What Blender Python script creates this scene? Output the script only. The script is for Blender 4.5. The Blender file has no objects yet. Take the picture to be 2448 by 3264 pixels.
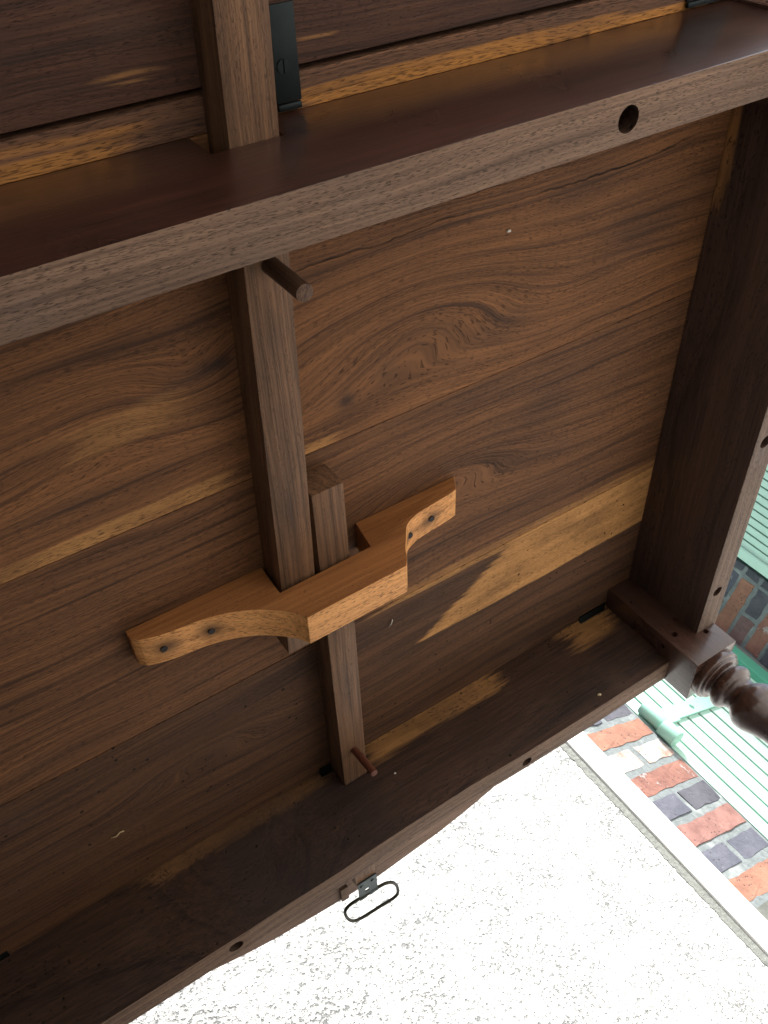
import bpy, bmesh, math, random
from mathutils import Vector, Matrix

random.seed(11)
S = bpy.context.scene
COL = S.collection
H = 0.70                                   # height of the underside of the table top above the paving

# ------------------------------------------------------------------ camera
RW = ((0.834757584044848, 0.033176117736308686, -0.5496172496306456),
      (-0.3940339111771606, 0.7332121620141842, -0.5541996051215803),
      (0.38459986053304585, 0.679190157972296, 0.6251269283845716))
cam = bpy.data.cameras.new('camera')
cam.sensor_fit = 'VERTICAL'; cam.sensor_height = 36.0; cam.sensor_width = 27.0
cam.lens = 2884.38 / 3264 * 36.0
cam.clip_start = 0.01; cam.clip_end = 200
co = bpy.data.objects.new('camera', cam); COL.objects.link(co)
m = Matrix.Identity(4)
for i in range(3):
    m[i][0] = RW[0][i]; m[i][1] = -RW[1][i]; m[i][2] = -RW[2][i]
m[0][3], m[1][3], m[2][3] = -0.19111841625714862, -0.1807318257769098, -0.47826019160957844 + H
co.matrix_world = m
S.camera = co

# ------------------------------------------------------------------ sky, sun, exposure
SUN_EL, SUN_AZ = math.radians(50), math.radians(-42)      # azimuth measured in the x,y plane, towards the sun
w = bpy.data.worlds.new('World'); S.world = w; w.use_nodes = True
nt = w.node_tree; nt.nodes.clear()
sky = nt.nodes.new('ShaderNodeTexSky'); sky.sky_type = 'NISHITA'; sky.sun_disc = False
sky.sun_elevation = SUN_EL; sky.sun_rotation = math.pi / 2 - SUN_AZ
sky.air_density = 1.0; sky.dust_density = 3.0; sky.ozone_density = 1.0
bg = nt.nodes.new('ShaderNodeBackground'); bg.inputs[1].default_value = 0.07
wo = nt.nodes.new('ShaderNodeOutputWorld')
nt.links.new(sky.outputs[0], bg.inputs[0]); nt.links.new(bg.outputs[0], wo.inputs[0])
sl = bpy.data.lights.new('sun', 'SUN'); sl.energy = 3.6; sl.angle = math.radians(10); sl.color = (1, .98, .95)
so = bpy.data.objects.new('sun', sl); COL.objects.link(so)
sd = Vector((math.cos(SUN_EL) * math.cos(SUN_AZ), math.cos(SUN_EL) * math.sin(SUN_AZ), math.sin(SUN_EL)))
so.rotation_euler = sd.to_track_quat('Z', 'Y').to_euler(); so.location = sd * 5
S.view_settings.view_transform = 'Standard'; S.view_settings.look = 'None'
S.view_settings.exposure = 1.78; S.view_settings.gamma = 1.0
S.cycles.max_bounces = 10; S.cycles.diffuse_bounces = 6
try: S.cycles.use_denoising = True
except Exception: pass

# ------------------------------------------------------------------ node helper
class NT:
    def __init__(s, name):
        s.m = bpy.data.materials.new(name); s.m.use_nodes = True
        s.t = s.m.node_tree; s.t.nodes.clear()
        s.out = s.t.nodes.new('ShaderNodeOutputMaterial')
        s.b = s.t.nodes.new('ShaderNodeBsdfPrincipled')
        s.t.links.new(s.b.outputs[0], s.out.inputs[0])
    def put(s, inp, v):
        if isinstance(v, bpy.types.NodeSocket): s.t.links.new(v, inp)
        elif isinstance(v, (tuple, list)) and len(v) == 3 and inp.type == 'RGBA': inp.default_value = (*v, 1)
        else: inp.default_value = v
    def M(s, op, a, b=0.0, c=0.0, clamp=False):
        n = s.t.nodes.new('ShaderNodeMath'); n.operation = op; n.use_clamp = clamp
        s.put(n.inputs[0], a); s.put(n.inputs[1], b); s.put(n.inputs[2], c)
        return n.outputs[0]
    def add(s, a, b): return s.M('ADD', a, b)
    def sub(s, a, b): return s.M('SUBTRACT', a, b)
    def mul(s, a, b, clamp=False): return s.M('MULTIPLY', a, b, clamp=clamp)
    def mad(s, a, b, c): return s.M('MULTIPLY_ADD', a, b, c)
    def step(s, x, lo, hi, ends=(0.0, 1.0)):
        n = s.t.nodes.new('ShaderNodeMapRange'); n.interpolation_type = 'SMOOTHSTEP'
        s.put(n.inputs[0], x); s.put(n.inputs[1], lo); s.put(n.inputs[2], hi)
        n.inputs[3].default_value, n.inputs[4].default_value = ends
        return n.outputs[0]
    def gauss(s, u, v, cu, cv, su, sv):
        a = s.mul(s.sub(u, cu), 1 / su); b = s.mul(s.sub(v, cv), 1 / sv)
        d = s.add(s.mul(a, a), s.mul(b, b))
        return s.M('POWER', 2.718, s.mul(d, -1.0))
    def vec(s, x, y, z):
        n = s.t.nodes.new('ShaderNodeCombineXYZ')
        for i, v in enumerate((x, y, z)): s.put(n.inputs[i], v)
        return n.outputs[0]
    def sep(s, v):
        n = s.t.nodes.new('ShaderNodeSeparateXYZ'); s.put(n.inputs[0], v); return n.outputs
    def noise(s, v, scale=1.0, detail=2.0, rough=0.5, dist=0.0):
        n = s.t.nodes.new('ShaderNodeTexNoise'); s.put(n.inputs['Vector'], v)
        n.inputs['Scale'].default_value = scale; n.inputs['Detail'].default_value = detail
        n.inputs['Roughness'].default_value = rough; n.inputs['Distortion'].default_value = dist
        return n.outputs[0]
    def voro(s, v, scale, feature='F1'):
        n = s.t.nodes.new('ShaderNodeTexVoronoi'); s.put(n.inputs['Vector'], v); n.feature = feature
        n.inputs['Scale'].default_value = scale
        return n.outputs
    def mix(s, f, a, b, mode='MIX'):
        n = s.t.nodes.new('ShaderNodeMix'); n.data_type = 'RGBA'; n.blend_type = mode
        s.put(n.inputs[0], f); s.put(n.inputs[6], a); s.put(n.inputs[7], b)
        return n.outputs[2]
    def bump(s, h, strength, dist, prev=None):
        n = s.t.nodes.new('ShaderNodeBump'); n.inputs['Strength'].default_value = strength
        n.inputs['Distance'].default_value = dist; s.put(n.inputs['Height'], h)
        if prev is not None: s.put(n.inputs['Normal'], prev)
        return n.outputs[0]
    def coord(s, ref=None, off=(0, 0, 0)):
        n = s.t.nodes.new('ShaderNodeTexCoord')
        if ref: n.object = ref
        mp = s.t.nodes.new('ShaderNodeVectorMath'); mp.operation = 'ADD'
        s.t.links.new(n.outputs['Object'], mp.inputs[0]); mp.inputs[1].default_value = off
        return mp.outputs[0]
    def rand(s):
        n = s.t.nodes.new('ShaderNodeObjectInfo'); return n.outputs['Random']

# ------------------------------------------------------------------ object helpers
def empty(name, loc, label=None, cat=None, group=None):
    o = bpy.data.objects.new(name, None); COL.objects.link(o); o.location = loc
    o.empty_display_size = 0.05
    if label: o['label'] = label
    if cat: o['category'] = cat
    if group: o['group'] = group
    return o
def wloc(o):
    v = Vector((0, 0, 0))
    while o: v += o.location; o = o.parent
    return v
def obj(name, bm, mats, parent=None, smooth=False, angle=None, label=None, kind=None, origin=None):
    """links the bmesh (world coordinates) as one mesh object, its origin in the middle of the shape"""
    lo = Vector((min(v.co[i] for v in bm.verts) for i in range(3)))
    hi = Vector((max(v.co[i] for v in bm.verts) for i in range(3)))
    c = (lo + hi) / 2 if origin is None else Vector(origin)
    bmesh.ops.translate(bm, verts=bm.verts, vec=-c)
    bmesh.ops.recalc_face_normals(bm, faces=bm.faces)
    me = bpy.data.meshes.new(name); bm.to_mesh(me); bm.free()
    if smooth or angle:
        for p in me.polygons: p.use_smooth = True
        if angle: me.set_sharp_from_angle(angle=math.radians(angle))
    for mt in (mats if isinstance(mats, (list, tuple)) else [mats]): me.materials.append(mt)
    o = bpy.data.objects.new(name, me); COL.objects.link(o)
    if parent: o.parent = parent; o.location = c - wloc(parent)
    else: o.location = c
    if label: o['label'] = label
    if kind: o['kind'] = kind
    return o
def bevel(bm, wd, seg=2, ang=35, keep=None):
    es = [e for e in bm.edges if len(e.link_faces) == 2 and e.calc_face_angle(0) > math.radians(ang)
          and (keep is None or keep(e))]
    if es: bmesh.ops.bevel(bm, geom=es, offset=wd, segments=seg, profile=0.6, affect='EDGES', clamp_overlap=True)
def box(x0, x1, y0, y1, z0, z1, bv=0.0, bm=None):
    bm2 = bmesh.new()
    bmesh.ops.create_cube(bm2, size=1)
    for v in bm2.verts:
        v.co = Vector(((x0 + x1) / 2 + v.co.x * (x1 - x0), (y0 + y1) / 2 + v.co.y * (y1 - y0), (z0 + z1) / 2 + v.co.z * (z1 - z0)))
    if bv: bevel(bm2, bv)
    return join(bm, bm2)
def join(bm, bm2):
    if bm is None: return bm2
    me = bpy.data.meshes.new('tmp'); bm2.to_mesh(me); bm.from_mesh(me); bpy.data.meshes.remove(me); bm2.free()
    return bm
def prism(poly, a0, a1, axis='y', bv=0.0):
    """poly in the other two axes, extruded along axis from a0 to a1"""
    bm = bmesh.new()
    def P(p, a):
        if axis == 'y': return (p[0], a, p[1])
        if axis == 'z': return (p[0], p[1], a)
        return (a, p[0], p[1])
    A = [bm.verts.new(P(p, a0)) for p in poly]; B = [bm.verts.new(P(p, a1)) for p in poly]
    bm.faces.new(A); bm.faces.new(B[::-1])
    n = len(poly)
    for i in range(n): bm.faces.new((A[i], A[(i + 1) % n], B[(i + 1) % n], B[i]))
    bmesh.ops.recalc_face_normals(bm, faces=bm.faces)
    if bv: bevel(bm, bv)
    return bm
def cyl(p0, p1, r0, r1=None, seg=16, bv=0.0):
    r1 = r0 if r1 is None else r1
    p0, p1 = Vector(p0), Vector(p1); d = p1 - p0
    bm = bmesh.new()
    bmesh.ops.create_cone(bm, cap_ends=True, segments=seg, radius1=r0, radius2=r1, depth=d.length)
    if bv: bevel(bm, bv, 2, 60)
    q = d.to_track_quat('Z', 'Y').to_matrix().to_4x4(); q.translation = (p0 + p1) / 2
    bmesh.ops.transform(bm, matrix=q, verts=bm.verts)
    return bm
def lathe(prof, cx, cy, seg=48):
    bm = bmesh.new(); rings = []
    for z, r in prof:
        rings.append([bm.verts.new((cx + r * math.cos(2 * math.pi * k / seg), cy + r * math.sin(2 * math.pi * k / seg), z)) for k in range(seg)])
    for a, b in zip(rings, rings[1:]):
        for k in range(seg): bm.faces.new((a[k], a[(k + 1) % seg], b[(k + 1) % seg], b[k]))
    bm.faces.new(rings[0]); bm.faces.new(rings[-1][::-1])
    return bm
def spline(pts, n=8):
    out = []
    for i in range(len(pts) - 1):
        p0 = pts[max(i - 1, 0)]; p1 = pts[i]; p2 = pts[i + 1]; p3 = pts[min(i + 2, len(pts) - 1)]
        for k in range(n):
            t = k / n
            out.append(tuple(.5 * (2 * p1[j] + (p2[j] - p0[j]) * t + (2 * p0[j] - 5 * p1[j] + 4 * p2[j] - p3[j]) * t * t
                                   + (3 * p1[j] - p0[j] - 3 * p2[j] + p3[j]) * t ** 3) for j in range(len(p1))))
    out.append(tuple(pts[-1])); return out
def cut(o, tools):
    """bores the tool shapes out of a finished part"""
    tm = None
    for t in tools: tm = join(tm, t)
    me = bpy.data.meshes.new('tool'); tm.to_mesh(me); tm.free()
    t = bpy.data.objects.new('tool', me); COL.objects.link(t)
    bpy.context.view_layer.update()
    md = o.modifiers.new('bore', 'BOOLEAN'); md.operation = 'DIFFERENCE'; md.object = t; md.solver = 'EXACT'
    bpy.context.view_layer.update()
    nm = bpy.data.meshes.new_from_object(o.evaluated_get(bpy.context.evaluated_depsgraph_get()))
    o.modifiers.clear(); old = o.data; o.data = nm; nm.name = o.name
    bpy.data.objects.remove(t); bpy.data.meshes.remove(me); bpy.data.meshes.remove(old)

# ------------------------------------------------------------------ the table root (grain is laid out in its frame)
BASE = (0.026, 0.345, 0.0)
TABLE = empty('table', BASE, 'dark brown wooden drop-leaf table seen from underneath, leaves raised on sliding bars', 'table')
OFF = (BASE[0], BASE[1], -H)
Z = lambda z: z + H

# ------------------------------------------------------------------ wood
def wood(name, axis='x', light=(.23, .118, .062), dark=(.075, .04, .026), grey=(.10, .060, .040), seed=0.0, K=55.0, amp=.06,
         pore=.5, pore_len=170.0, pore_w=1700.0, saps=(), sap=(.56, .28, .095), knots=(), rough=.7, spec=.2, coat=0.0,
         greyness=.35, blotch=.6, bumpk=1.0, crack=None, stains=(), holes=0.0, rings=1.0, poredark=.6):
    n = NT(name)
    p = n.coord(TABLE, OFF); x, y, z = n.sep(p)[:3]
    if axis == 'x': u, v, ww = x, y, z
    elif axis == 'y': u, v, ww = y, x, z
    else: u, v, ww = z, x, y
    rnd = n.mul(n.rand(), 7.3)
    us = n.add(n.add(u, rnd), seed); 
    lo = n.noise(n.vec(n.mul(us, 2.2), n.mul(v, 7.0), n.mul(ww, 7.0)), 1, 2.0, .5)
    lo2 = n.noise(n.vec(n.mul(us, 9.0), n.mul(v, 26.0), n.mul(ww, 26.0)), 1, 2.0, .5)
    v2 = n.mad(n.sub(lo, .5), amp, v)
    v2 = n.mad(n.sub(lo2, .5), amp * .12, v2)
    for (ku, kv, su, sv, a) in knots:
        v2 = n.mad(n.gauss(u, v, ku, kv, su, sv), a, v2)
    v3 = n.mad(ww, .35, v2)
    # growth rings: an open, porous early band that closes into a dense dark line
    fr = n.M('FRACT', n.mad(v3, K, n.mul(n.noise(n.vec(us, n.mul(v3, 9.0), seed), 1, 1), 2.2)))
    early = n.step(fr, .0, .55, (1.0, 0.0))
    late = n.step(fr, .72, .97)
    # pores: short dark dashes along the grain
    pn = n.noise(n.vec(n.mul(us, pore_len), n.mul(v3, pore_w), n.mul(ww, 300)), 1, 1.0, .5)
    th = n.mad(early, -.07 * rings, .69 - .09 * pore)
    pm = n.step(n.sub(pn, th), 0.0, .08)
    broad = n.noise(n.vec(n.mul(us, 1.6), n.mul(v3, 48), n.mul(ww, 40)), 1, 3.0, .6)
    fib = n.noise(n.vec(n.mul(us, 6.5), n.mul(v3, 330), n.mul(ww, 330)), 1, 2.0, .6)
    bl = n.noise(n.vec(n.mul(us, 4.0), n.mul(v3, 15.0), n.mul(ww, 11.0)), 1, 3.0, .6)
    bl2 = n.noise(n.vec(n.add(n.mul(us, 13.0), 3.1), n.mul(v, 24.0), n.mul(ww, 14.0)), 1, 3.0, .65)
    hair = n.noise(n.vec(n.mul(us, 16), n.mul(v3, 800), n.mul(ww, 700)), 1, 1.0, .5)
    f = n.mad(n.sub(broad, .5), .85, .50)
    f = n.mad(n.sub(fib, .5), 1.3, f)
    f = n.mad(n.sub(hair, .5), .8, f)
    f = n.mad(n.sub(bl, .5), 1.5 * blotch, f)
    f = n.mad(late, -.26 * rings, f)
    f = n.M('MAXIMUM', n.M('MINIMUM', f, 1.15), 0.0)
    c = n.mix(f, dark, light)
    n.t.nodes[-1].clamp_factor = False
    c = n.mix(n.mul(n.step(bl2, .47, .78), greyness), c, grey)
    for (axn, lo_c, hi_c, u0, u1, soft, us_, kk) in saps:   # paler sapwood streaks with torn edges
        q = {'x': x, 'y': y, 'z': z, 'w': y}[axn]
        jit = n.noise(n.vec(n.mul(u, 12), n.mul(v2, 190), n.mul(ww, 190)), 1, 3, .65)
        jit2 = n.noise(n.vec(n.mul(u, 4.5), n.mul(q, 6), seed + kk), 1, 2, .5)
        qq = n.mad(n.sub(jit, .5), soft * 1.2, q); qq = n.mad(n.sub(jit2, .5), soft * 2.0, qq)
        ms = n.mul(n.step(qq, lo_c - soft * .3, lo_c + soft * .3), n.step(qq, hi_c - soft * .3, hi_c + soft * .3, (1.0, 0.0)))
        uu = n.mad(n.sub(jit, .5), us_ * 3.0, n.mad(n.sub(y, .52), 1.45, u) if axn == 'w' else u)
        ms = n.mul(ms, n.mul(n.step(uu, u0, u0 + us_), n.step(uu, u1 - us_, u1, (1.0, 0.0))))
        ms = n.mul(ms, n.mad(n.step(bl2, .42, .70, (1.0, 0.0)), .45, .55))
        c = n.mix(n.mul(ms, kk), c, n.mix(n.mad(n.sub(f, .5), .8, .6), tuple(a * .5 for a in sap), sap))
    for (su_, sv_, ru, rv, k) in stains:                     # oily finger marks and knots
        g = n.mul(n.gauss(n.mad(n.sub(bl2, .5), ru * 2.0, u), n.mad(n.sub(bl, .5), rv * 2.0, v), su_, sv_, ru, rv), k)
        c = n.mix(g, c, (.02, .016, .016))
    c = n.mix(n.mul(pm, poredark), c, tuple(a * .35 for a in dark))
    hgt = n.mad(pm, -1.0, n.mad(hair, .5, n.mad(fib, .5, n.mul(late, .12))))
    if holes:                                                # worm holes
        vd = n.voro(n.vec(u, v, ww), 70)[0]
        vb = n.noise(n.vec(u, v, ww), 14, 2)
        hm = n.mul(n.step(vd, .07, .12, (1.0, 0.0)), n.step(vb, .56 - .1 * holes, .62 - .1 * holes))
        c = n.mix(hm, c, (.012, .007, .004)); hgt = n.mad(hm, -3.0, hgt)
    if crack:                                                # drying checks that run with the grain
        for (cv, u0, u1, wd, wob) in crack:
            cw = n.noise(n.vec(n.mul(u, 13), seed + cv * 9, 0.0), 1, 4, .6)
            d = n.M('ABSOLUTE', n.sub(n.mad(n.sub(cw, .5), wob, v2), cv))
            fade = n.mul(n.step(u, u0, u0 + .05), n.step(u, u1 - .06, u1, (1.0, 0.0)))
            ck = n.mul(n.mul(n.step(d, wd * .35, wd, (1.0, 0.0)), fade), n.mad(n.step(bl2, .38, .6), .6, .35))
            c = n.mix(ck, c, (.008, .005, .004)); hgt = n.mad(ck, -3.5, hgt)
    n.put(n.b.inputs['Base Color'], c)
    n.put(n.b.inputs['Roughness'], n.mad(n.sub(bl2, .5), .25, rough))
    n.b.inputs['Specular IOR Level'].default_value = spec
    if coat:
        n.b.inputs['Coat Weight'].default_value = coat; n.b.inputs['Coat Roughness'].default_value = .18
    n.put(n.b.inputs['Normal'], n.bump(hgt, min(1.0, .55 * bumpk), .0012))
    return n.m

SAP1 = [('y', .2325, .30, -1, -.012, .006, .03, .75), ('y', .238, .30, .02, .075, .005, .02, .7)]
W_TOP1 = wood('board_wood_broad', light=(.268, .115, .042), dark=(.062, .028, .0135), K=46, amp=.055,
              knots=((.14, .165, .10, .045, .045), (-.04, .145, .035, .020, -.022), (-.10, .165, .07, .03, .018)),
              saps=[('y', -.30, .004, -1, 1, .012, .02, .0)] + SAP1 + [('y', .155, .178, -.14, -.03, .014, .03, .4)],
              crack=[(.100, .02, .43, .0012, .02), (.083, .00, .30, .0006, .02), (.075, -.3, .06, .0004, .02)],
              stains=((.075, .212, .008, .007, .75), (.11, .20, .012, .012, .3), (-.022, .142, .017, .006, .75), (-.05, .147, .02, .004, .4),
                      (.30, .11, .05, .02, .4), (.36, .16, .05, .03, .4), (.22, .20, .03, .014, .35), (-.20, .12, .05, .03, .35), (-.15, .21, .05, .012, .3)), pore=1.0, greyness=.2)
W_TOP2 = wood('board_wood_middle', light=(.222, .098, .039), dark=(.053, .0245, .0125), seed=3.7, K=62, amp=.05,
              knots=((.17, .33, .08, .03, .04),), pore=1.0, greyness=.25,
              saps=[('y', .448, .47, .08, .5, .004, .05, .45)], stains=((.28, .30, .03, .02, .3), (.20, .26, .03, .01, .3)))
W_TOP3 = wood('board_wood_sap', light=(.135, .061, .027), dark=(.034, .018, .011), seed=6.1, K=50, amp=.045, pore=.95,
              saps=[('y', .44, .464, .07, .6, .005, .05, .85), ('w', .44, .5375, .155, .9, .0045, .016, 1.0)],
              holes=.8, greyness=.3, knots=((-.10, .53, .06, .02, .03),))
W_EDGE = wood('board_wood_edge', light=(.20, .098, .052), dark=(.062, .034, .024), seed=1.2, K=50, amp=.03, pore=1.2, pore_len=120, pore_w=1300,
              saps=[('y', -.0100, -.0062, .03, .34, .004, .05, .7), ('y', -.0055, .004, .035, .41, .005, .05, .85), ('y', -.0150, -.0105, -.4, -.03, .005, .03, .45), ('y', -.0085, .004, -.4, -.035, .006, .03, .65)],
              greyness=.4, sap=(.66, .285, .065))
W_LEAF = wood('leaf_wood', light=(.110, .049, .029), dark=(.030, .017, .013), seed=9.4, K=42, amp=.05, pore=.75, pore_len=220, pore_w=2200, greyness=.45,
              saps=[('y', -.039, -.036, -.06, -.02, .003, .02, .45), ('y', -.034, -.0325, -.05, -.01, .002, .02, .4), ('y', -.036, -.034, .06, .09, .002, .01, .35)])
W_FLEAF = wood('far_leaf_wood', light=(.27, .17, .12), dark=(.10, .062, .045), seed=12.0, K=60, amp=.03, pore=.6)
W_BEAM_IN = wood('rail_wood_inside', light=(.085, .044, .027), dark=(.025, .0155, .012), seed=15.0, K=48, amp=.06, pore=.4, greyness=.4,
                 knots=((-.10, .66, .06, .03, .04),), stains=((-.08, .66, .05, .06, .5), (.02, .66, .04, .05, .35)),
                 saps=[('z', -.026, .02, .04, .25, .016, .04, .8), ('z', -.03, .02, .33, .42, .018, .03, .7), ('z', -.016, .02, -.20, .03, .012, .03, .3)],
                 holes=.7, rough=.55)
W_BEAM_OUT = wood('rail_wood_varnished', light=(.066, .0225, .014), dark=(.018, .0078, .006), seed=17.0, K=30, amp=.05, pore=.1, rough=.30, spec=.5, coat=.6,
                  greyness=.08, blotch=.9, bumpk=.25, rings=.4)
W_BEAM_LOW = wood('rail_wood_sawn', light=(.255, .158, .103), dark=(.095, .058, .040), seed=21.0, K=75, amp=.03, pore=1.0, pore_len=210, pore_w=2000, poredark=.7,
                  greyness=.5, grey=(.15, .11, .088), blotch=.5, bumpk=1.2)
W_END_IN = wood('end_rail_wood', axis='y', light=(.115, .066, .047), dark=(.042, .027, .022), seed=25.0, K=45, amp=.05, pore=.35, greyness=.25,
                saps=[('z', -.012, .02, .02, .17, .01, .03, .8)], rough=.5)
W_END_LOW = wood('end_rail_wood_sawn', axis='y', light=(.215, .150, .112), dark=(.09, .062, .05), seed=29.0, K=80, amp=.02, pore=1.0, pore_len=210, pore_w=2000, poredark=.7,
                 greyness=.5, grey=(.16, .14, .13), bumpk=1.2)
W_LOPER = wood('sliding_bar_wood', axis='y', light=(.25, .132, .068), dark=(.080, .044, .026), seed=33.0, K=120, amp=.02, pore=.55, pore_len=320, pore_w=3200,
               greyness=.4, blotch=.5, rough=.5, stains=((.12, .012, .02, .008, .35), (.26, .004, .03, .010, .35), (.05, .02, .02, .006, .3), (.50, .036, .03, .008, .3)))
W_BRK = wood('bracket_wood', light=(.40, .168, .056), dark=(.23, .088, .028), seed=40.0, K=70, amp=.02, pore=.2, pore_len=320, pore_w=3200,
             greyness=.1, blotch=.45, rough=.5, bumpk=.7)  # front face toned darker to stand for shade on the upright side
W_BRK_LOW = wood('bracket_wood_sawn_lit', light=(.88, .44, .16), dark=(.52, .225, .07), seed=43.0, K=70, amp=.02, pore=1.0, pore_len=200, pore_w=900, poredark=.7,
                 greyness=.05, blotch=.5, rough=.55, bumpk=1.2, stains=((-.071, .351, .012, .009, .8), (-.108, .351, .012, .009, .8), (.1385, .351, .012, .009, .85), (.1117, .351, .008, .006, .7)))  # sawn edge, lightened past its own tone to stand for light from below
W_PEG = wood('peg_wood', axis='z', light=(.15, .085, .05), dark=(.06, .034, .024), seed=50.0, K=150, amp=.01, pore=.3, rough=.45)
W_PEG2 = wood('red_peg_wood', axis='z', light=(.17, .058, .032), dark=(.075, .027, .017), seed=52.0, K=150, amp=.01, pore=.3, rough=.4)
W_LEG = wood('leg_wood', axis='z', light=(.088, .042, .029), dark=(.036, .019, .015), seed=55.0, K=60, amp=.03, pore=.3, rough=.28, spec=.5, coat=.6, bumpk=.25, greyness=.15, rings=.5)

def metal(name, col, rough, met=1.0):
    n = NT(name); p = n.coord()
    a = n.noise(p, 60, 4, .65)
    n.put(n.b.inputs['Base Color'], n.mix(a, tuple(c * .6 for c in col), tuple(min(1, c * 1.3) for c in col)))
    n.put(n.b.inputs['Roughness'], n.mad(a, .3, rough)); n.b.inputs['Metallic'].default_value = met
    n.put(n.b.inputs['Normal'], n.bump(a, .25, .0006)); return n.m
IRON = metal('hinge_iron', (.030, .037, .037), .36)
NAIL = metal('nail_iron', (.05, .045, .045), .5)
WIRE = metal('pull_wire', (.045, .042, .032), .35)
PLATE = metal('pull_plate', (.11, .13, .135), .42)

# ------------------------------------------------------------------ table top: round, cut in boards
TC, TR = (0.045, 0.345), 0.625
def strip(y0, y1, dz0=0.0, dz1=.020, r=TR, n=22, x0=None, x1=None):
    L, Rr = [], []
    for i in range(n + 1):
        yy = y0 + (y1 - y0) * i / n; s_ = math.sqrt(max(r * r - (yy - TC[1]) ** 2, 1e-6))
        L.append((TC[0] - s_, yy)); Rr.append((TC[0] + s_, yy))
    return prism(Rr + L[::-1], Z(dz0), Z(dz1), 'z')
def board(name, y0, y1, mat, dz0=0.0, lab=None, bv=.0009, tongue=True):
    bm = strip(y0 + .0003, y1 - .0003, dz0)
    bevel(bm, bv, 2, 40)
    if tongue: bm = join(bm, strip(y1 - .003, y1 + .003, .0125, .0165))
    return obj(name, bm, mat, TABLE, label=lab)
board('top_board', -.0195, .0008, W_EDGE, .0004, 'narrow orange streaked edge board of the top outside the front rail')
board('top_board', .0008, .2455, W_TOP1, .0, 'broad cracked top board with cathedral grain and a knot')
board('top_board', .2455, .4572, W_TOP2, .0003, 'plain middle board of the top behind the carved bracket')
board('top_board', .4572, .711, W_TOP3, .0, 'top board with yellow sapwood streaks', tongue=False)
# near leaf (two boards would be one: its rule joint tongue fills the gap above)
bm = strip(-.2795, -.0229, .0002); bevel(bm, .0007, 2, 40); 
bm = join(bm, strip(-.026, -.017, .0155, .0195))
obj('leaf', bm, W_LEAF, TABLE, label='raised near leaf of the top beyond the black joint')
bm = strip(.7145, .9695, .0002); bevel(bm, .0022, 3, 40)
bm = join(bm, strip(.709, .7165, .0105, .0185))
obj('leaf', bm, W_FLEAF, TABLE, label='raised far leaf showing as a sliver past the far rail')

# ------------------------------------------------------------------ rails
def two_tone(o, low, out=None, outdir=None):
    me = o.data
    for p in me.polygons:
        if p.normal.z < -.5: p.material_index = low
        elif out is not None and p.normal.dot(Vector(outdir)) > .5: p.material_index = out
XL = -.361
def rail_profile(xa, xb, top, bot, notch):
    pts = [(xa, Z(top))]
    for (a, b, d) in notch: pts += [(a, Z(top)), (a, Z(d)), (b, Z(d)), (b, Z(top))]
    pts.append((xb, Z(top)))
    pts += [(x_, Z(z_)) for x_, z_ in bot[::-1]]
    return pts
knots_near = [(-.36, -.0963), (-.2, -.0966), (0, -.0962), (.15, -.0965), (.42, -.0963)]
o = obj('front_rail', prism(rail_profile(-.36, .42, -.0002, knots_near, [(-.0105, .0325, -.0292)]), 0.0, .0309, 'y', .0016),
        [W_BEAM_IN, W_BEAM_LOW, W_BEAM_OUT], TABLE, angle=30, label='front rail with varnished outer face and one bored hole')
two_tone(o, 1, 2, (0, -1, 0))
cut(o, [cyl((.2225, .0150, Z(-.12)), (.2300, .0190, Z(-.045)), .0082, seg=28)])
far = spline([(-.36, -.1030), (-.27, -.1030), (-.185, -.1034), (-.1514, -.1034), (-.1293, -.1039), (-.1145, -.1036), (-.091, -.1033), (-.0234, -.1038),
              (.0102, -.1026), (.0607, -.1020), (.1286, -.1020), (.165, -.1031), (.2105, -.1045), (.30, -.1052), (.3474, -.1050), (.42, -.1050)], 4)
o = obj('back_rail', prism(rail_profile(-.36, .42, -.0002, far, [(.0085, .0225, -.0065), (.0226, .0515, -.0295), (.369, .411, -.0055)]), .66, .691, 'y', .0013),
        [W_BEAM_IN, W_BEAM_LOW, W_BEAM_OUT], TABLE, angle=30, label='back rail, notched for the sliding bar, rough inside face with worm holes')
two_tone(o, 1, 2, (0, 1, 0))
cut(o, [cyl((.2045, .6835, Z(-.125)), (.2045, .672, Z(-.06)), .0062, seg=24), cyl((-.1417, .679, Z(-.125)), (-.1417, .669, Z(-.06)), .0072, seg=24)])
def end_rail(x0, x1, lab):
    o = obj('end_rail', box(x0, x1, .055, .640, Z(-.1073), Z(-.0002), .0015), [W_END_IN, W_END_LOW], TABLE, angle=30, label=lab)
    two_tone(o, 1); return o
o = end_rail(.4463, .4784, 'dark end rail on the right with two bored holes in its lower edge')
cut(o, [cyl((.4615, .566, Z(-.125)), (.4615, .578, Z(-.06)), .0066, seg=24), cyl((.4612, .357, Z(-.125)), (.4612, .369, Z(-.06)), .0070, seg=24)])
end_rail(-.4264, -.3943, 'dark end rail on the left, out of sight')

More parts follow.
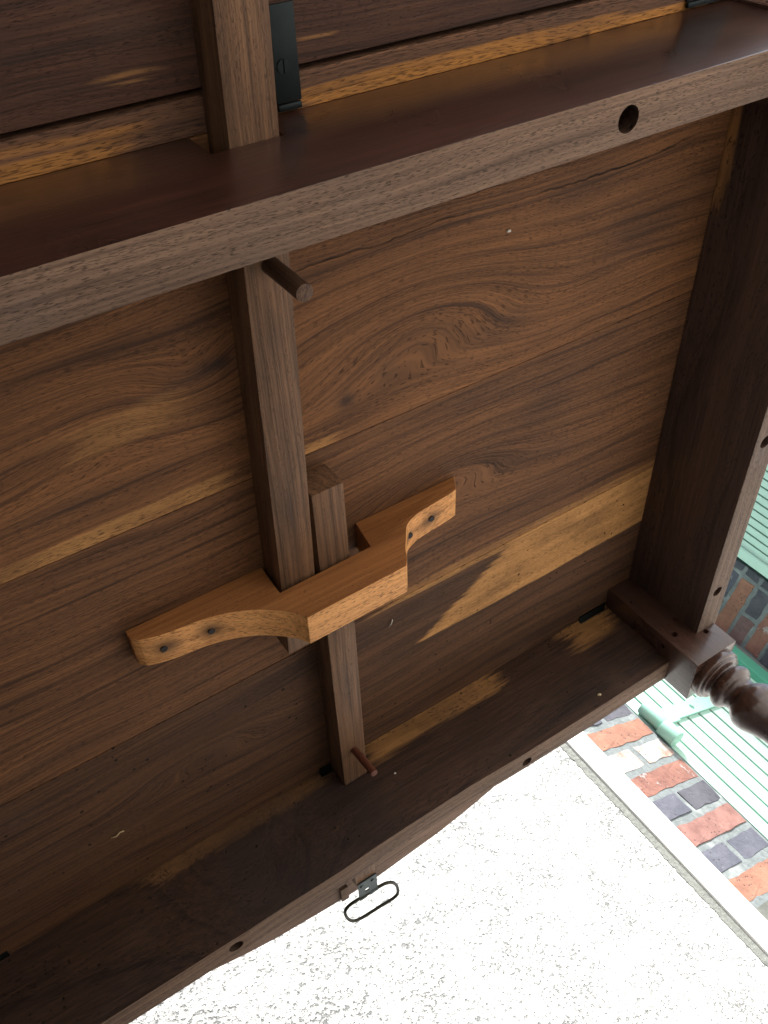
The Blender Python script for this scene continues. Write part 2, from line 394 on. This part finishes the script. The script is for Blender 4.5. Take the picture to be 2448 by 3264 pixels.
# ------------------------------------------------------------------ legs
def leg_bm(cx, cy, only=None):
    a = .03105
    zb = -.1395
    bm = bmesh.new()
    # square block whose lower end is chamfered to the turning
    bmesh.ops.create_cube(bm, size=1)
    for v in bm.verts:
        v.co = Vector((cx + v.co.x * 2 * a, cy + v.co.y * 2 * a, Z(zb / 2 - .0001) + v.co.z * -zb))
    bevel(bm, .0012, 2, 40)
    if only == 'block': return bm
    key = [(-.1385, .0300), (-.1405, .0309), (-.1440, .0318), (-.1480, .0318), (-.1495, .0300), (-.1500, .0288), (-.1525, .0285), (-.1540, .0262), (-.1552, .0228),
           (-.1570, .0215), (-.1590, .0226), (-.1613, .0258), (-.1650, .0274), (-.1685, .0276), (-.1720, .0258), (-.1750, .0222), (-.1775, .0204), (-.1815, .0200),
           (-.1845, .0212), (-.1885, .0250), (-.1943, .0284), (-.2000, .0289), (-.2070, .0280), (-.2150, .0252), (-.2230, .0226), (-.236, .0205),
           (-.26, .0205), (-.32, .0240), (-.40, .0270), (-.45, .0250), (-.49, .0190), (-.505, .0180), (-.52, .0270), (-.53, .0280), (-.545, .0250), (-.56, .0180), (-.585, .0200), (-.62, .0280), (-.655, .0280), (-.69, .0190), (-.6995, .0180)]
    if only == 'turned': bm.free(); return lathe([(Z(z), r) for z, r in spline(key, 4)], cx, cy, 64)
    bm = join(bm, lathe([(Z(z), r) for z, r in spline(key, 4)], cx, cy, 64))
    return bm
LX, RX, NY, FY = -.3921, .44405, .0285, .66245
blk = obj('leg', leg_bm(RX, FY, 'block'), W_LEG, None)
cut(blk, [cyl((.426, .62, Z(-.0936)), (.426, .645, Z(-.0936)), .0036), cyl((.4579, .62, Z(-.1106)), (.4579, .64, Z(-.1106)), .0032),
          cyl((.405, .6459, Z(-.0908)), (.425, .6459, Z(-.0908)), .0034), cyl((.42, .62, Z(-.03)), (.42, .64, Z(-.03)), .0016)])
lb_ = bmesh.new(); lb_.from_mesh(blk.data); bmesh.ops.translate(lb_, verts=lb_.verts, vec=blk.location)
bpy.data.objects.remove(blk)
leg0 = obj('leg', join(lb_, leg_bm(RX, FY, 'turned')), W_LEG, TABLE, angle=40, label='back right leg, square block above turned rings')
for p in leg0.data.polygons: p.use_smooth = True
leg0.data.set_sharp_from_angle(angle=math.radians(40))
for (lx, ly, lb) in ((LX, FY, 'back left leg'), (RX, NY, 'front right leg'), (LX, NY, 'front left leg')):
    c = leg0.copy(); COL.objects.link(c); c.parent = TABLE
    c.location = leg0.location + Vector((lx - RX, ly - FY, 0)); c['label'] = lb

# ------------------------------------------------------------------ sliding bars (lopers)
def loper(xa, xb, y0, y1, s, zb, mat, lab):
    bm = box(xa, xb, y0, y1, Z(zb), Z(-.0006))
    for v in bm.verts: v.co.x += s * v.co.y
    bevel(bm, .0011, 2)
    return obj('sliding_bar', bm, mat, TABLE, angle=30, label=lab)
bar1 = loper(.0, .0302, -.245, .4165, -.0329, -.0288, W_LOPER, 'longer sliding bar running out under the near leaf')
bar2 = loper(.0248, .0524, .2601, .8935, -.0021, -.0277, W_LOPER, 'sliding bar running through the back rail under the far leaf')
obj('peg', cyl((.0146, .0716, Z(-.070)), (.0146, .0716, Z(-.025)), .0056, seg=24, bv=.0005), W_PEG, bar1, angle=40)
obj('peg', cyl((.0384, .6000, Z(-.0655)), (.0384, .6075, Z(-.025)), .0038, seg=20, bv=.0005), W_PEG2, bar2, angle=40, label='thin reddish peg')
# wire pull at the outer end of the second bar
pl = box(.0246, .0508, .8870, .9235, Z(-.0298), Z(-.0281))
plate = obj('pull_plate', pl, PLATE, bar2)
cut(plate, [box(.0335, .0390, .9085, .9150, Z(-.04), Z(-.02))])
crl = None
for a, b in ((.0246, .0345), (.0385, .0508)):
    crl = join(crl, cyl((a, .9255, Z(-.0292)), (b, .9255, Z(-.0292)), .0026, seg=14))
obj('plate_curl', crl, PLATE, bar2, angle=40)
for sx, sy in ((.0290, .8955), (.0445, .8965)):
    obj('screw', cyl((sx, sy, Z(-.0312)), (sx, sy, Z(-.0290)), .0021, .0027, seg=14), PLATE, bar2)
def tube(pts, r, seg=10, closed=True):
    bm = bmesh.new(); n = len(pts); rings = []
    for i in range(n):
        p = Vector(pts[i])
        a = Vector(pts[(i - 1) % n]) if closed or i > 0 else p; b = Vector(pts[(i + 1) % n]) if closed or i < n - 1 else p
        t = (b - a).normalized(); up = Vector((0, 0, 1)) if abs(t.z) < .9 else Vector((1, 0, 0))
        s1 = t.cross(up).normalized(); s2 = s1.cross(t)
        rings.append([bm.verts.new(p + r * (math.cos(2 * math.pi * k / seg) * s1 + math.sin(2 * math.pi * k / seg) * s2)) for k in range(seg)])
    for i in range(n if closed else n - 1):
        a, b = rings[i], rings[(i + 1) % n]
        for k in range(seg): bm.faces.new((a[k], a[(k + 1) % seg], b[(k + 1) % seg], b[k]))
    if not closed: bm.faces.new(rings[0]); bm.faces.new(rings[-1][::-1])
    return bm
def stadium(cx, cy, hx, hy, zf, n=12):
    pts = []
    for sgn in (1, -1):
        for k in range(n + 1):
            a = -math.pi / 2 + math.pi * k / n
            pts.append((cx + sgn * (hx - hy + hy * math.cos(a)), cy + sgn * hy * math.sin(a), Z(zf)))
    return pts
ring = [(.0254, .9236), (.0142, .9230), (.0065, .9256), (.0030, .9334), (.0035, .9448), (.0061, .9579), (.0108, .9691), (.0164, .9753), (.0239, .9786), (.0355, .9800),
        (.0472, .9808), (.0590, .9818), (.0689, .9829), (.0760, .9820), (.0798, .9770), (.0804, .9676), (.0788, .9545), (.0752, .9429), (.0706, .9351), (.0640, .9293), (.0573, .9268), (.0500, .9255), (.0380, .9250)]
ring = spline([(a, b, Z(-.0292)) for a, b in ring + ring[:1]], 3)[:-1]
obj('wire_pull', tube(ring, .0021), WIRE, bar2, smooth=True)
obj('stop_block', box(.0120, .0226, .9330, .9640, Z(-.0045), Z(.0004), .0006), W_BEAM_LOW, TABLE, label='small pale block under the far leaf beside the wire pull')

# ------------------------------------------------------------------ carved guide bracket
low_l = spline([(-.1279, -.0003), (-.1275, -.0080), (-.1235, -.0135), (-.1185, -.0160), (-.1101, -.0186), (-.098, -.0206), (-.0767, -.0230), (-.0568, -.0285),
                (-.0382, -.0376), (-.0258, -.0470), (-.0155, -.0576), (-.0098, -.0672)], 4)
low_r = spline([(.0813, -.0655), (.0870, -.0580), (.0914, -.0497), (.0985, -.0400), (.1033, -.0331), (.1085, -.0272), (.1174, -.0229), (.1289, -.0200), (.156, -.0170), (.1675, -.0150)], 4)
poly = low_l[:-1] + [(-.0098, -.0672), (.0813, -.0655)] + low_r[1:] + [(.1765, -.0003), (.0745, -.0003), (.0700, -.0308), (-.0145, -.0330), (-.0135, -.0003)]
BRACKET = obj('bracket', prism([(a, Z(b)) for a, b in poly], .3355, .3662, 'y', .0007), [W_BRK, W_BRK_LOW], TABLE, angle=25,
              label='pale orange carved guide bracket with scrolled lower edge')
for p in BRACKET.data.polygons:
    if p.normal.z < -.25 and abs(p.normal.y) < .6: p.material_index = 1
for (x_, y_, z_) in ((-.0711, .351, -.0242), (-.108, .351, -.0192), (.1385, .351, -.0195), (.1117, .351, -.0256)):
    obj('nail', cyl((x_, y_, Z(z_ - .0007)), (x_, y_, Z(z_ + .004)), .0029, .0024, seg=12), NAIL, BRACKET)

# ------------------------------------------------------------------ iron hinges between top and leaves
def hinge(x0, x1, lab, ys=(-.0555, .0035), knuckle=True):
    bm = box(x0, x1, ys[0], -.0055, Z(-.0022), Z(-.0003), .0004)
    bm = join(bm, box(x0 + .0004, x1 - .0004, -.0052, -.0012, Z(-.0034), Z(-.0004), .0012))
    o = obj('hinge', bm, IRON, TABLE, label=lab, angle=30)
    for sy in (-.0248,):
        q = obj('screw', cyl(((x0 + x1) / 2 - .002, sy, Z(-.0030)), ((x0 + x1) / 2 - .002, sy, Z(-.0010)), .0038, .0042, seg=20), IRON, o)
        if sy > -.03: cut(q, [box((x0 + x1) / 2 - .0025, (x0 + x1) / 2 - .0015, sy - .006, sy + .006, Z(-.0035), Z(-.0024))])
    return o
hinge(.0438, .0596, 'black iron hinge strap beside the longer sliding bar')
hinge(.3690, .4150, 'black iron hinge by the right end of the near leaf joint')
hinge(-.3300, -.2850, 'black iron hinge at the left of the near leaf joint')
for a, b in ((.0090, .0222), (.3695, .4105), (-.3590, -.3170)):
    obj('hinge', box(a, b, .6530, .7400, Z(-.0019), Z(-.0003)), IRON, TABLE, label='black iron hinge end let into the top at the back rail')

# ------------------------------------------------------------------ crumbs and fluff caught on the underside
def fluff_mat(name, col):
    n = NT(name); a = n.noise(n.coord(), 400, 3)
    n.put(n.b.inputs['Base Color'], n.mix(a, tuple(c * .7 for c in col), col)); n.b.inputs['Roughness'].default_value = .9; return n.m
PALE = fluff_mat('pale_fluff', (.75, .70, .60)); SEED = fluff_mat('seed_husk', (.72, .58, .36)); STRAW = fluff_mat('straw', (.60, .44, .24))
def blob(name, c, rx, ry, rz, mat, lab, cat, rot=0.0):
    bm = bmesh.new(); bmesh.ops.create_icosphere(bm, subdivisions=2, radius=1)
    for v in bm.verts:
        k = 1 + random.uniform(-.22, .22); v.co = Vector((v.co.x * rx * k, v.co.y * ry * k, v.co.z * rz * k))
    bmesh.ops.rotate(bm, cent=(0, 0, 0), matrix=Matrix.Rotation(rot, 3, 'Y'), verts=bm.verts)
    bmesh.ops.translate(bm, verts=bm.verts, vec=c)
    o = obj(name, bm, mat, None, smooth=True, label=lab); o['category'] = cat; return o
blob('fluff', (.2207, .1211, Z(-.0007)), .0022, .0012, .0012, PALE, 'pale speck of fluff caught on the broad cracked board right of the centre', 'fluff')
blob('seed_husk', (.3155, .6590, Z(-.0937)), .0024, .0012, .0013, SEED, 'yellowish seed husk stuck low on the back rail near the leg', 'husk', .4)
blob('fluff', (.0737, .6592, Z(-.0463)), .0012, .0010, .0009, PALE, 'tiny white speck on the back rail beside the reddish peg', 'fluff')
o = obj('straw_bit', tube([(-.1985, .572, Z(-.0010)), (-.194, .5725, Z(-.0024)), (-.190, .5708, Z(-.0016)), (-.1865, .5700, Z(-.0028))], .0006, 6, False), STRAW, None, smooth=True,
        label='thin tan shred of straw under the top near the lower left')
o['category'] = 'straw'
o = obj('straw_bit', tube([(.1020, .487, Z(-.0010)), (.1045, .4835, Z(-.0020)), (.1066, .4795, Z(-.0010))], .0005, 6, False), PALE, None, smooth=True,
        label='fine white splinter under the top right of the carved bracket')
o['category'] = 'straw'

# ------------------------------------------------------------------ walls of the house
TA = math.radians(25.0); dA = Vector((math.cos(TA), math.sin(TA), 0)); nA = Vector((-math.sin(TA), math.cos(TA), 0)); DA = 1.30
TB = math.radians(-65.0); dB = Vector((math.cos(TB), math.sin(TB), 0)); nB = dA.copy()
OB = dA * 2.602 + nA * DA
# a wall frame maps (s along the wall, d out of the wall towards us, z up) to the world
FA = lambda s, d, z: dA * s + nA * (DA - d) + Vector((0, 0, z))
FB = lambda s, d, z: OB + dB * s - nB * d + Vector((0, 0, z))
def wbox(F, s0, s1, d0, d1, z0, z1, bv=0.0, bm=None):
    b = box(s0, s1, d0, d1, z0, z1, bv)
    for v in b.verts: v.co = F(*v.co)
    return join(bm, b)
def wframe(bm, F):
    for v in bm.verts: v.co = F(*v.co)
    return bm
HT = 2.45
def rough_wall():
    n = NT('pebble_render'); p = n.coord(); 
    x, y, z = n.sep(p)[:3]
    q = n.vec(n.mul(x, .8), n.mul(y, .8), n.mul(z, 1.3))
    a = n.noise(q, 170, 3, .6); b = n.noise(q, 14, 3, .6); cc = n.noise(q, 75, 4, .7); d = n.noise(p, 3.0, 2); g = n.noise(q, 420, 2, .6)
    pits = n.mul(n.step(n.mad(b, .40, a), .735, .815), n.step(cc, .42, .58))
    col = n.mix(n.step(g, .25, .75), (.42, .425, .41), (.66, .66, .64))
    col = n.mix(n.mul(pits, .85), col, (.14, .15, .155))
    col = n.mix(n.mul(n.step(d, .35, .7), .15), col, (.45, .46, .43))
    n.put(n.b.inputs['Base Color'], col); n.b.inputs['Roughness'].default_value = .85
    hh = n.mad(pits, -1.6, n.mad(a, .8, cc))
    n.put(n.b.inputs['Normal'], n.bump(hh, .9, .006)); return n.m
def plain(name, col, bump=.2, sc=40, var=.15, rough=.8, dirt=None):
    n = NT(name); p = n.coord(); a = n.noise(p, sc, 5, .65); b = n.noise(p, sc * .2, 3, .6)
    c = n.mix(n.mul(n.sub(a, .35), 1.5, True), tuple(k * (1 - var) for k in col), col)
    if dirt: c = n.mix(n.mul(n.step(b, .5, .75), .6), c, dirt)
    n.put(n.b.inputs['Base Color'], c); n.b.inputs['Roughness'].default_value = rough
    n.put(n.b.inputs['Normal'], n.bump(a, bump, .004)); return n.m
def brick_mat(name, col, col2, white=.42, wsh=.75):
    n = NT(name); p = n.coord(); r = n.mul(n.rand(), 9.0)
    x, y, z = n.sep(p)[:3]; q = n.vec(n.add(x, r), y, z)
    a = n.noise(q, 45, 5, .7); b = n.noise(q, 16, 4, .65); s = n.voro(q, 95)[0]; sb = n.noise(q, 30, 2)
    c = n.mix(n.step(b, .35, .68), col, col2)
    c = n.mix(n.mul(n.sub(a, .4), .9, True), c, tuple(min(1, k * 1.5) for k in col2))
    sp = n.mul(n.step(s, .14, .25, (1.0, 0.0)), n.step(sb, .5, .58))
    c = n.mix(n.mul(sp, .8), c, (.04, .03, .035))
    wm = n.mul(n.step(n.noise(q, 24, 6, .75), .76 - white * .45, .84 - white * .45), wsh)
    c = n.mix(wm, c, (.34, .37, .37))
    n.put(n.b.inputs['Base Color'], c); n.b.inputs['Roughness'].default_value = .85
    n.put(n.b.inputs['Normal'], n.bump(n.mad(sp, -.8, a), .6, .004)); return n.m
RENDER = rough_wall()
BAND = plain('smooth_render', (.82, .82, .79), .15, 30, .06)
GROOVE = plain('grey_cement', (.27, .285, .26), 1.0, 110, .55)
MORTAR = plain('lime_mortar', (.23, .265, .27), .9, 70, .45, .9, (.36, .39, .385))
B_RED = brick_mat('red_brick', (.15, .064, .050), (.235, .108, .08)); B_ORANGE = brick_mat('orange_brick', (.20, .092, .062), (.275, .135, .09), .25)
B_PINK = brick_mat('dull_red_brick', (.165, .078, .066), (.25, .128, .108), .25)
B_BLUE = brick_mat('blue_grey_brick', (.062, .066, .090), (.095, .098, .125), .3); B_DARK = brick_mat('dark_brick', (.045, .046, .060), (.078, .078, .095), .3)
B_GREY = brick_mat('grey_green_brick', (.09, .095, .085), (.14, .145, .13), .15); B_WASH = brick_mat('whitewashed_brick', (.26, .15, .115), (.46, .42, .39), .55, 1.0)
B_MAROON = brick_mat('maroon_brick', (.13, .075, .072), (.17, .105, .10), .1)
PAL = dict(r=B_RED, o=B_ORANGE, p=B_PINK, b=B_BLUE, d=B_DARK, g=B_GREY, w=B_WASH, m=B_MAROON)

HOUSE = empty('house_wall', FA(1.0, 0, 0), 'white pebbledashed house wall with brick edge and pale green boarded shutter', 'wall')
SIDE = empty('side_wall', FB(.4, 0, 0), 'shaded brick wall turning the corner with a second green shutter', 'wall')
_bk = {}
def brick(F, par, s0, s1, z0, z1, key, d0=-.06, d1=.0):
    """a brick with a worn, uneven outline; alike bricks share their mesh"""
    L, hh = round(s1 - s0, 3), round(z1 - z0, 3)
    vv = random.randrange(3); k = (L, hh, key, F is FA, vv)
    if k not in _bk:
        rn = random.Random(str(k)); nx = max(3, int(L / .024)); per = []
        for i in range(nx): per.append((i / nx * L, 0))
        per += [(L, 0), (L, hh / 2)] + [(L - i / nx * L, hh) for i in range(nx)] + [(0, hh), (0, hh / 2)]
        J = lambda a: rn.uniform(-a, a)
        per = [(a + J(.0030), b + J(.0030)) for a, b in per]
        bm = bmesh.new()
        fr = [bm.verts.new((L / 2 + (a - L / 2) * .985, J(.0008) + .0015, hh / 2 + (b - hh / 2) * .955)) for a, b in per]
        md = [bm.verts.new((a, -.006, b)) for a, b in per]
        cv = bm.verts.new((L / 2, .002, hh / 2)); n = len(per)
        for i in range(n):
            j = (i + 1) % n
            bm.faces.new((fr[i], fr[j], cv)); bm.faces.new((md[i], md[j], fr[j], fr[i]))
        o0 = F(0, 0, 0)
        for v in bm.verts: v.co = F(*v.co) - o0
        bmesh.ops.recalc_face_normals(bm, faces=bm.faces)
        me = bpy.data.meshes.new('brick'); bm.to_mesh(me); bm.free(); me.materials.append(PAL[key]); _bk[k] = me
    o = bpy.data.objects.new('brick', _bk[k]); COL.objects.link(o); o.parent = par
    o.location = F(s0, random.uniform(-.0015, .0015), z0) - wloc(par)
    return o

# --- wall A: pebbledash, cement groove, smooth band, brick edge, shutter
obj('pebbledash_panel', wbox(FA, -1.6, 1.513, -.10, .004, 0, HT), RENDER, HOUSE)
def ragged(F, s0, s1, d0, d1, z0, z1, n, jit, seed):
    rn = random.Random(seed); bm = bmesh.new(); prev = None
    for i in range(n + 1):
        z_ = z0 + (z1 - z0) * i / n
        a, b = s0 + rn.uniform(-jit, jit), s1 + rn.uniform(-jit, jit) * .4; e = d1 + rn.uniform(-jit, jit) * .12
        row = [bm.verts.new(F(a, d0, z_)), bm.verts.new(F(a, e, z_)), bm.verts.new(F(b, e, z_)), bm.verts.new(F(b, d0, z_))]
        if prev:
            for k in range(4): bm.faces.new((prev[k], prev[(k + 1) % 4], row[(k + 1) % 4], row[k]))
        prev = row
    return bm
obj('cement_fillet', ragged(FA, 1.511, 1.5385, -.05, .0055, 0, HT, 330, .0028, 5), GROOVE, HOUSE)
obj('smooth_band', wbox(FA, 1.5375, 1.6155, -.10, .012, 0, HT, .002), BAND, HOUSE)
obj('mortar_bed', ragged(FA, 1.6157, 1.866, -.10, -.0008, 0, HT, 160, .0025, 8), MORTAR, HOUSE)
PITCH = .0783; TOP0 = .387 + H
rows_known = {-2: 'd', -1: ('b', 'd'), 0: 'o', 1: ('w', 'w'), 2: 'r', 3: ('b', 'd'), 4: 'p', 5: ('b', 'b'), 6: 'o', 7: ('g', 'g'), 8: 'r'}
for k in range(-17, 14):
    zt = TOP0 - k * PITCH
    if zt > HT - .01 or zt < .06: continue
    hh = .0625 if k % 2 == 0 else .0610
    r_ = rows_known.get(k) or (random.choice('rop') if k % 2 == 0 else (random.choice('bdg'), random.choice('bdm')))
    if isinstance(r_, str): brick(FA, HOUSE, 1.617, 1.861, zt - hh, zt, r_)
    else:
        brick(FA, HOUSE, 1.617, 1.7230, zt - hh, zt, r_[0]); brick(FA, HOUSE, 1.7395, 1.861, zt - hh, zt, r_[1])

def paint(name, col, groove):
    n = NT(name); p = n.coord(); a = n.noise(p, 9, 4, .6); b = n.noise(p, 60, 4, .7)
    c = n.mix(n.mul(n.sub(a, .3), 1.2, True), tuple(k * .9 for k in col), col)
    rust = n.mul(n.step(n.noise(p, 42, 5, .7), .66, .71), groove)
    c = n.mix(rust, c, (.16, .09, .05))
    n.put(n.b.inputs['Base Color'], c); n.b.inputs['Roughness'].default_value = .42
    n.put(n.b.inputs['Normal'], n.bump(b, .12, .002)); return n.m
MINT = paint('mint_paint', (.46, .68, .585), 0.0); MINT2 = paint('mint_paint_iron', (.30, .55, .45), .9); MINT_SHADED = paint('mint_paint_shaded', (.10, .40, .27), 0.0)
SHADE = paint('shaded_green_paint', (.035, .15, .085), 0.0)  # shade of the board grooves and shutter gaps, painted into the backing
def shutter(F, par, s0, s1, z0, z1, pitch, d, lab, gap=.0095):
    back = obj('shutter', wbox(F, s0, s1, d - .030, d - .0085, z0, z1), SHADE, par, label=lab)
    k = 0; s = s0
    while s < s1 - pitch * .4:
        e = min(s + pitch - gap, s1)
        L = round(e - s, 4); kk = ('bd', F is FA, L, z1 - z0)
        if kk not in _bk:
            b = box(0, L, -.012, 0, 0, z1 - z0, .0022); o0 = F(0, 0, 0)
            for v in b.verts: v.co = F(*v.co) - o0
            me = bpy.data.meshes.new('shutter_board'); bmesh.ops.recalc_face_normals(b, faces=b.faces); b.to_mesh(me); b.free(); me.materials.append(MINT); _bk[kk] = me
        o = bpy.data.objects.new('shutter_board', _bk[kk]); COL.objects.link(o); o.parent = back
        o.location = F(s, d + random.uniform(-.0006, .0006), z0) - wloc(back)
        s += pitch
    return back
sh = shutter(FA, HOUSE, 1.8775, 2.500, .12, HT - .1, .0590, -.004, 'pale green boarded shutter hung on the brick edge')
obj('shutter_stile', wbox(FA, 2.501, 2.562, -.03, .018, .12, HT - .1, .003), MINT_SHADED, sh)  # shaded side of the frame, painted in as a darker mint
st = wbox(FA, 1.885, 1.997, -.004, .0065, Z(.335), Z(.389), .001); st = join(st, wbox(FA, 1.9965, 2.300, -.004, .0050, Z(.3415), Z(.389), .001))
obj('hinge_strap', st, MINT2, sh)
for (s_, z_) in ((1.928, .365), (2.095, .368), (2.25, .366)):
    obj('screw', wframe(cyl((s_, .004, Z(z_)), (s_, .0105, Z(z_)), .0085, .0065, seg=14), FA), MINT2, sh)
obj('hinge_knuckle', wframe(cyl((1.893, .017, Z(.330)), (1.893, .017, Z(.405)), .0215, seg=24, bv=.003), FA), MINT2, sh, angle=40)
obj('hinge_pin', wframe(cyl((1.884, .021, Z(.272)), (1.884, .021, Z(.326)), .0250, seg=24, bv=.002), FA), MINT2, sh, angle=40)
obj('corner_post', wbox(FA, 2.564, 2.640, -.10, .006, 0, HT), plain('grey_stone', (.22, .23, .22), .6, 60, .3), HOUSE)
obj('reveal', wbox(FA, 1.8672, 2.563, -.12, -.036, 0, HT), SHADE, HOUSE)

# --- wall B: bricks, shutter frame, boards, white wall
obj('mortar_bed', wbox(FB, .004, .250, -.10, -.0008, 0, HT), MORTAR, SIDE)
PB = .0660
seqB = {0: 'o', 1: ('m', 'd'), 2: 'r', 3: ('d', 'm'), -1: ('d', 'b'), -2: 'r'}
for k in range(-16, 20):
    zt = Z(.640) - k * PB
    if zt > HT - .01 or zt < .06: continue
    r_ = seqB.get(k) or (random.choice('rop') if k % 2 == 0 else (random.choice('bdm'), random.choice('bdg')))
    if isinstance(r_, str): brick(FB, SIDE, .012, .214, zt - .053, zt, r_)
    else:
        brick(FB, SIDE, .010, .1050, zt - .053, zt, r_[0]); brick(FB, SIDE, .118, .214, zt - .053, zt, r_[1])
    brick(FB, SIDE, .226, .250, zt - .053, zt, 'd')
sh2 = shutter(FB, SIDE, .300, .86, .12, HT - .1, .0260, .004, 'pale green narrow boarded shutter on the side wall', .0045)
obj('shutter_stile', wbox(FB, .268, .299, -.03, .022, .12, HT - .1, .002), MINT, sh2)
obj('end_jamb', wbox(FB, .862, .92, -.10, .012, 0, HT), BAND, SIDE)
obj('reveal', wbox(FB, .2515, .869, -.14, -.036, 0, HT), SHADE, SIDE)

# ------------------------------------------------------------------ added light blockers: unseen dark walls and roof slabs that shade table and ground
BLOCKER = plain('dark_light_blocker', (.06, .05, .045), .5, 20, .3)
blocker_bm = box(-1.9, .5, -1.75, -1.5, 0, 2.9); blocker_bm = box(-1.9, -1.65, -1.49, .35, 0, 2.9, bm=blocker_bm)
blocker_bm = box(-1.9, 1.75, -1.49, -.36, 2.2, 2.3, bm=blocker_bm); blocker_bm = box(-1.9, -.08, -.359, .80, 2.2, 2.3, bm=blocker_bm); blocker_bm = box(-1.9, -.40, .801, 1.02, 2.2, 2.3, bm=blocker_bm); blocker_bm = box(-.079, 1.5, -.359, .42, 2.2, 2.3, bm=blocker_bm)
obj('light_blocker', blocker_bm, BLOCKER, None, kind='structure', label='added dark walls and roof slabs out of view that block light from the table')

# ------------------------------------------------------------------ paving
n = NT('paving_stone'); p = n.coord(); a = n.noise(p, 12, 6, .65); b = n.noise(p, 1.3, 3)
n.put(n.b.inputs['Base Color'], n.mix(a, (.42, .40, .375), (.58, .56, .53))); n.b.inputs['Roughness'].default_value = .85
n.put(n.b.inputs['Normal'], n.bump(a, .3, .004))
bm = bmesh.new(); bmesh.ops.create_grid(bm, x_segments=1, y_segments=1, size=60)
obj('ground', bm, n.m, None, kind='structure', label='pale stone paving under the table')
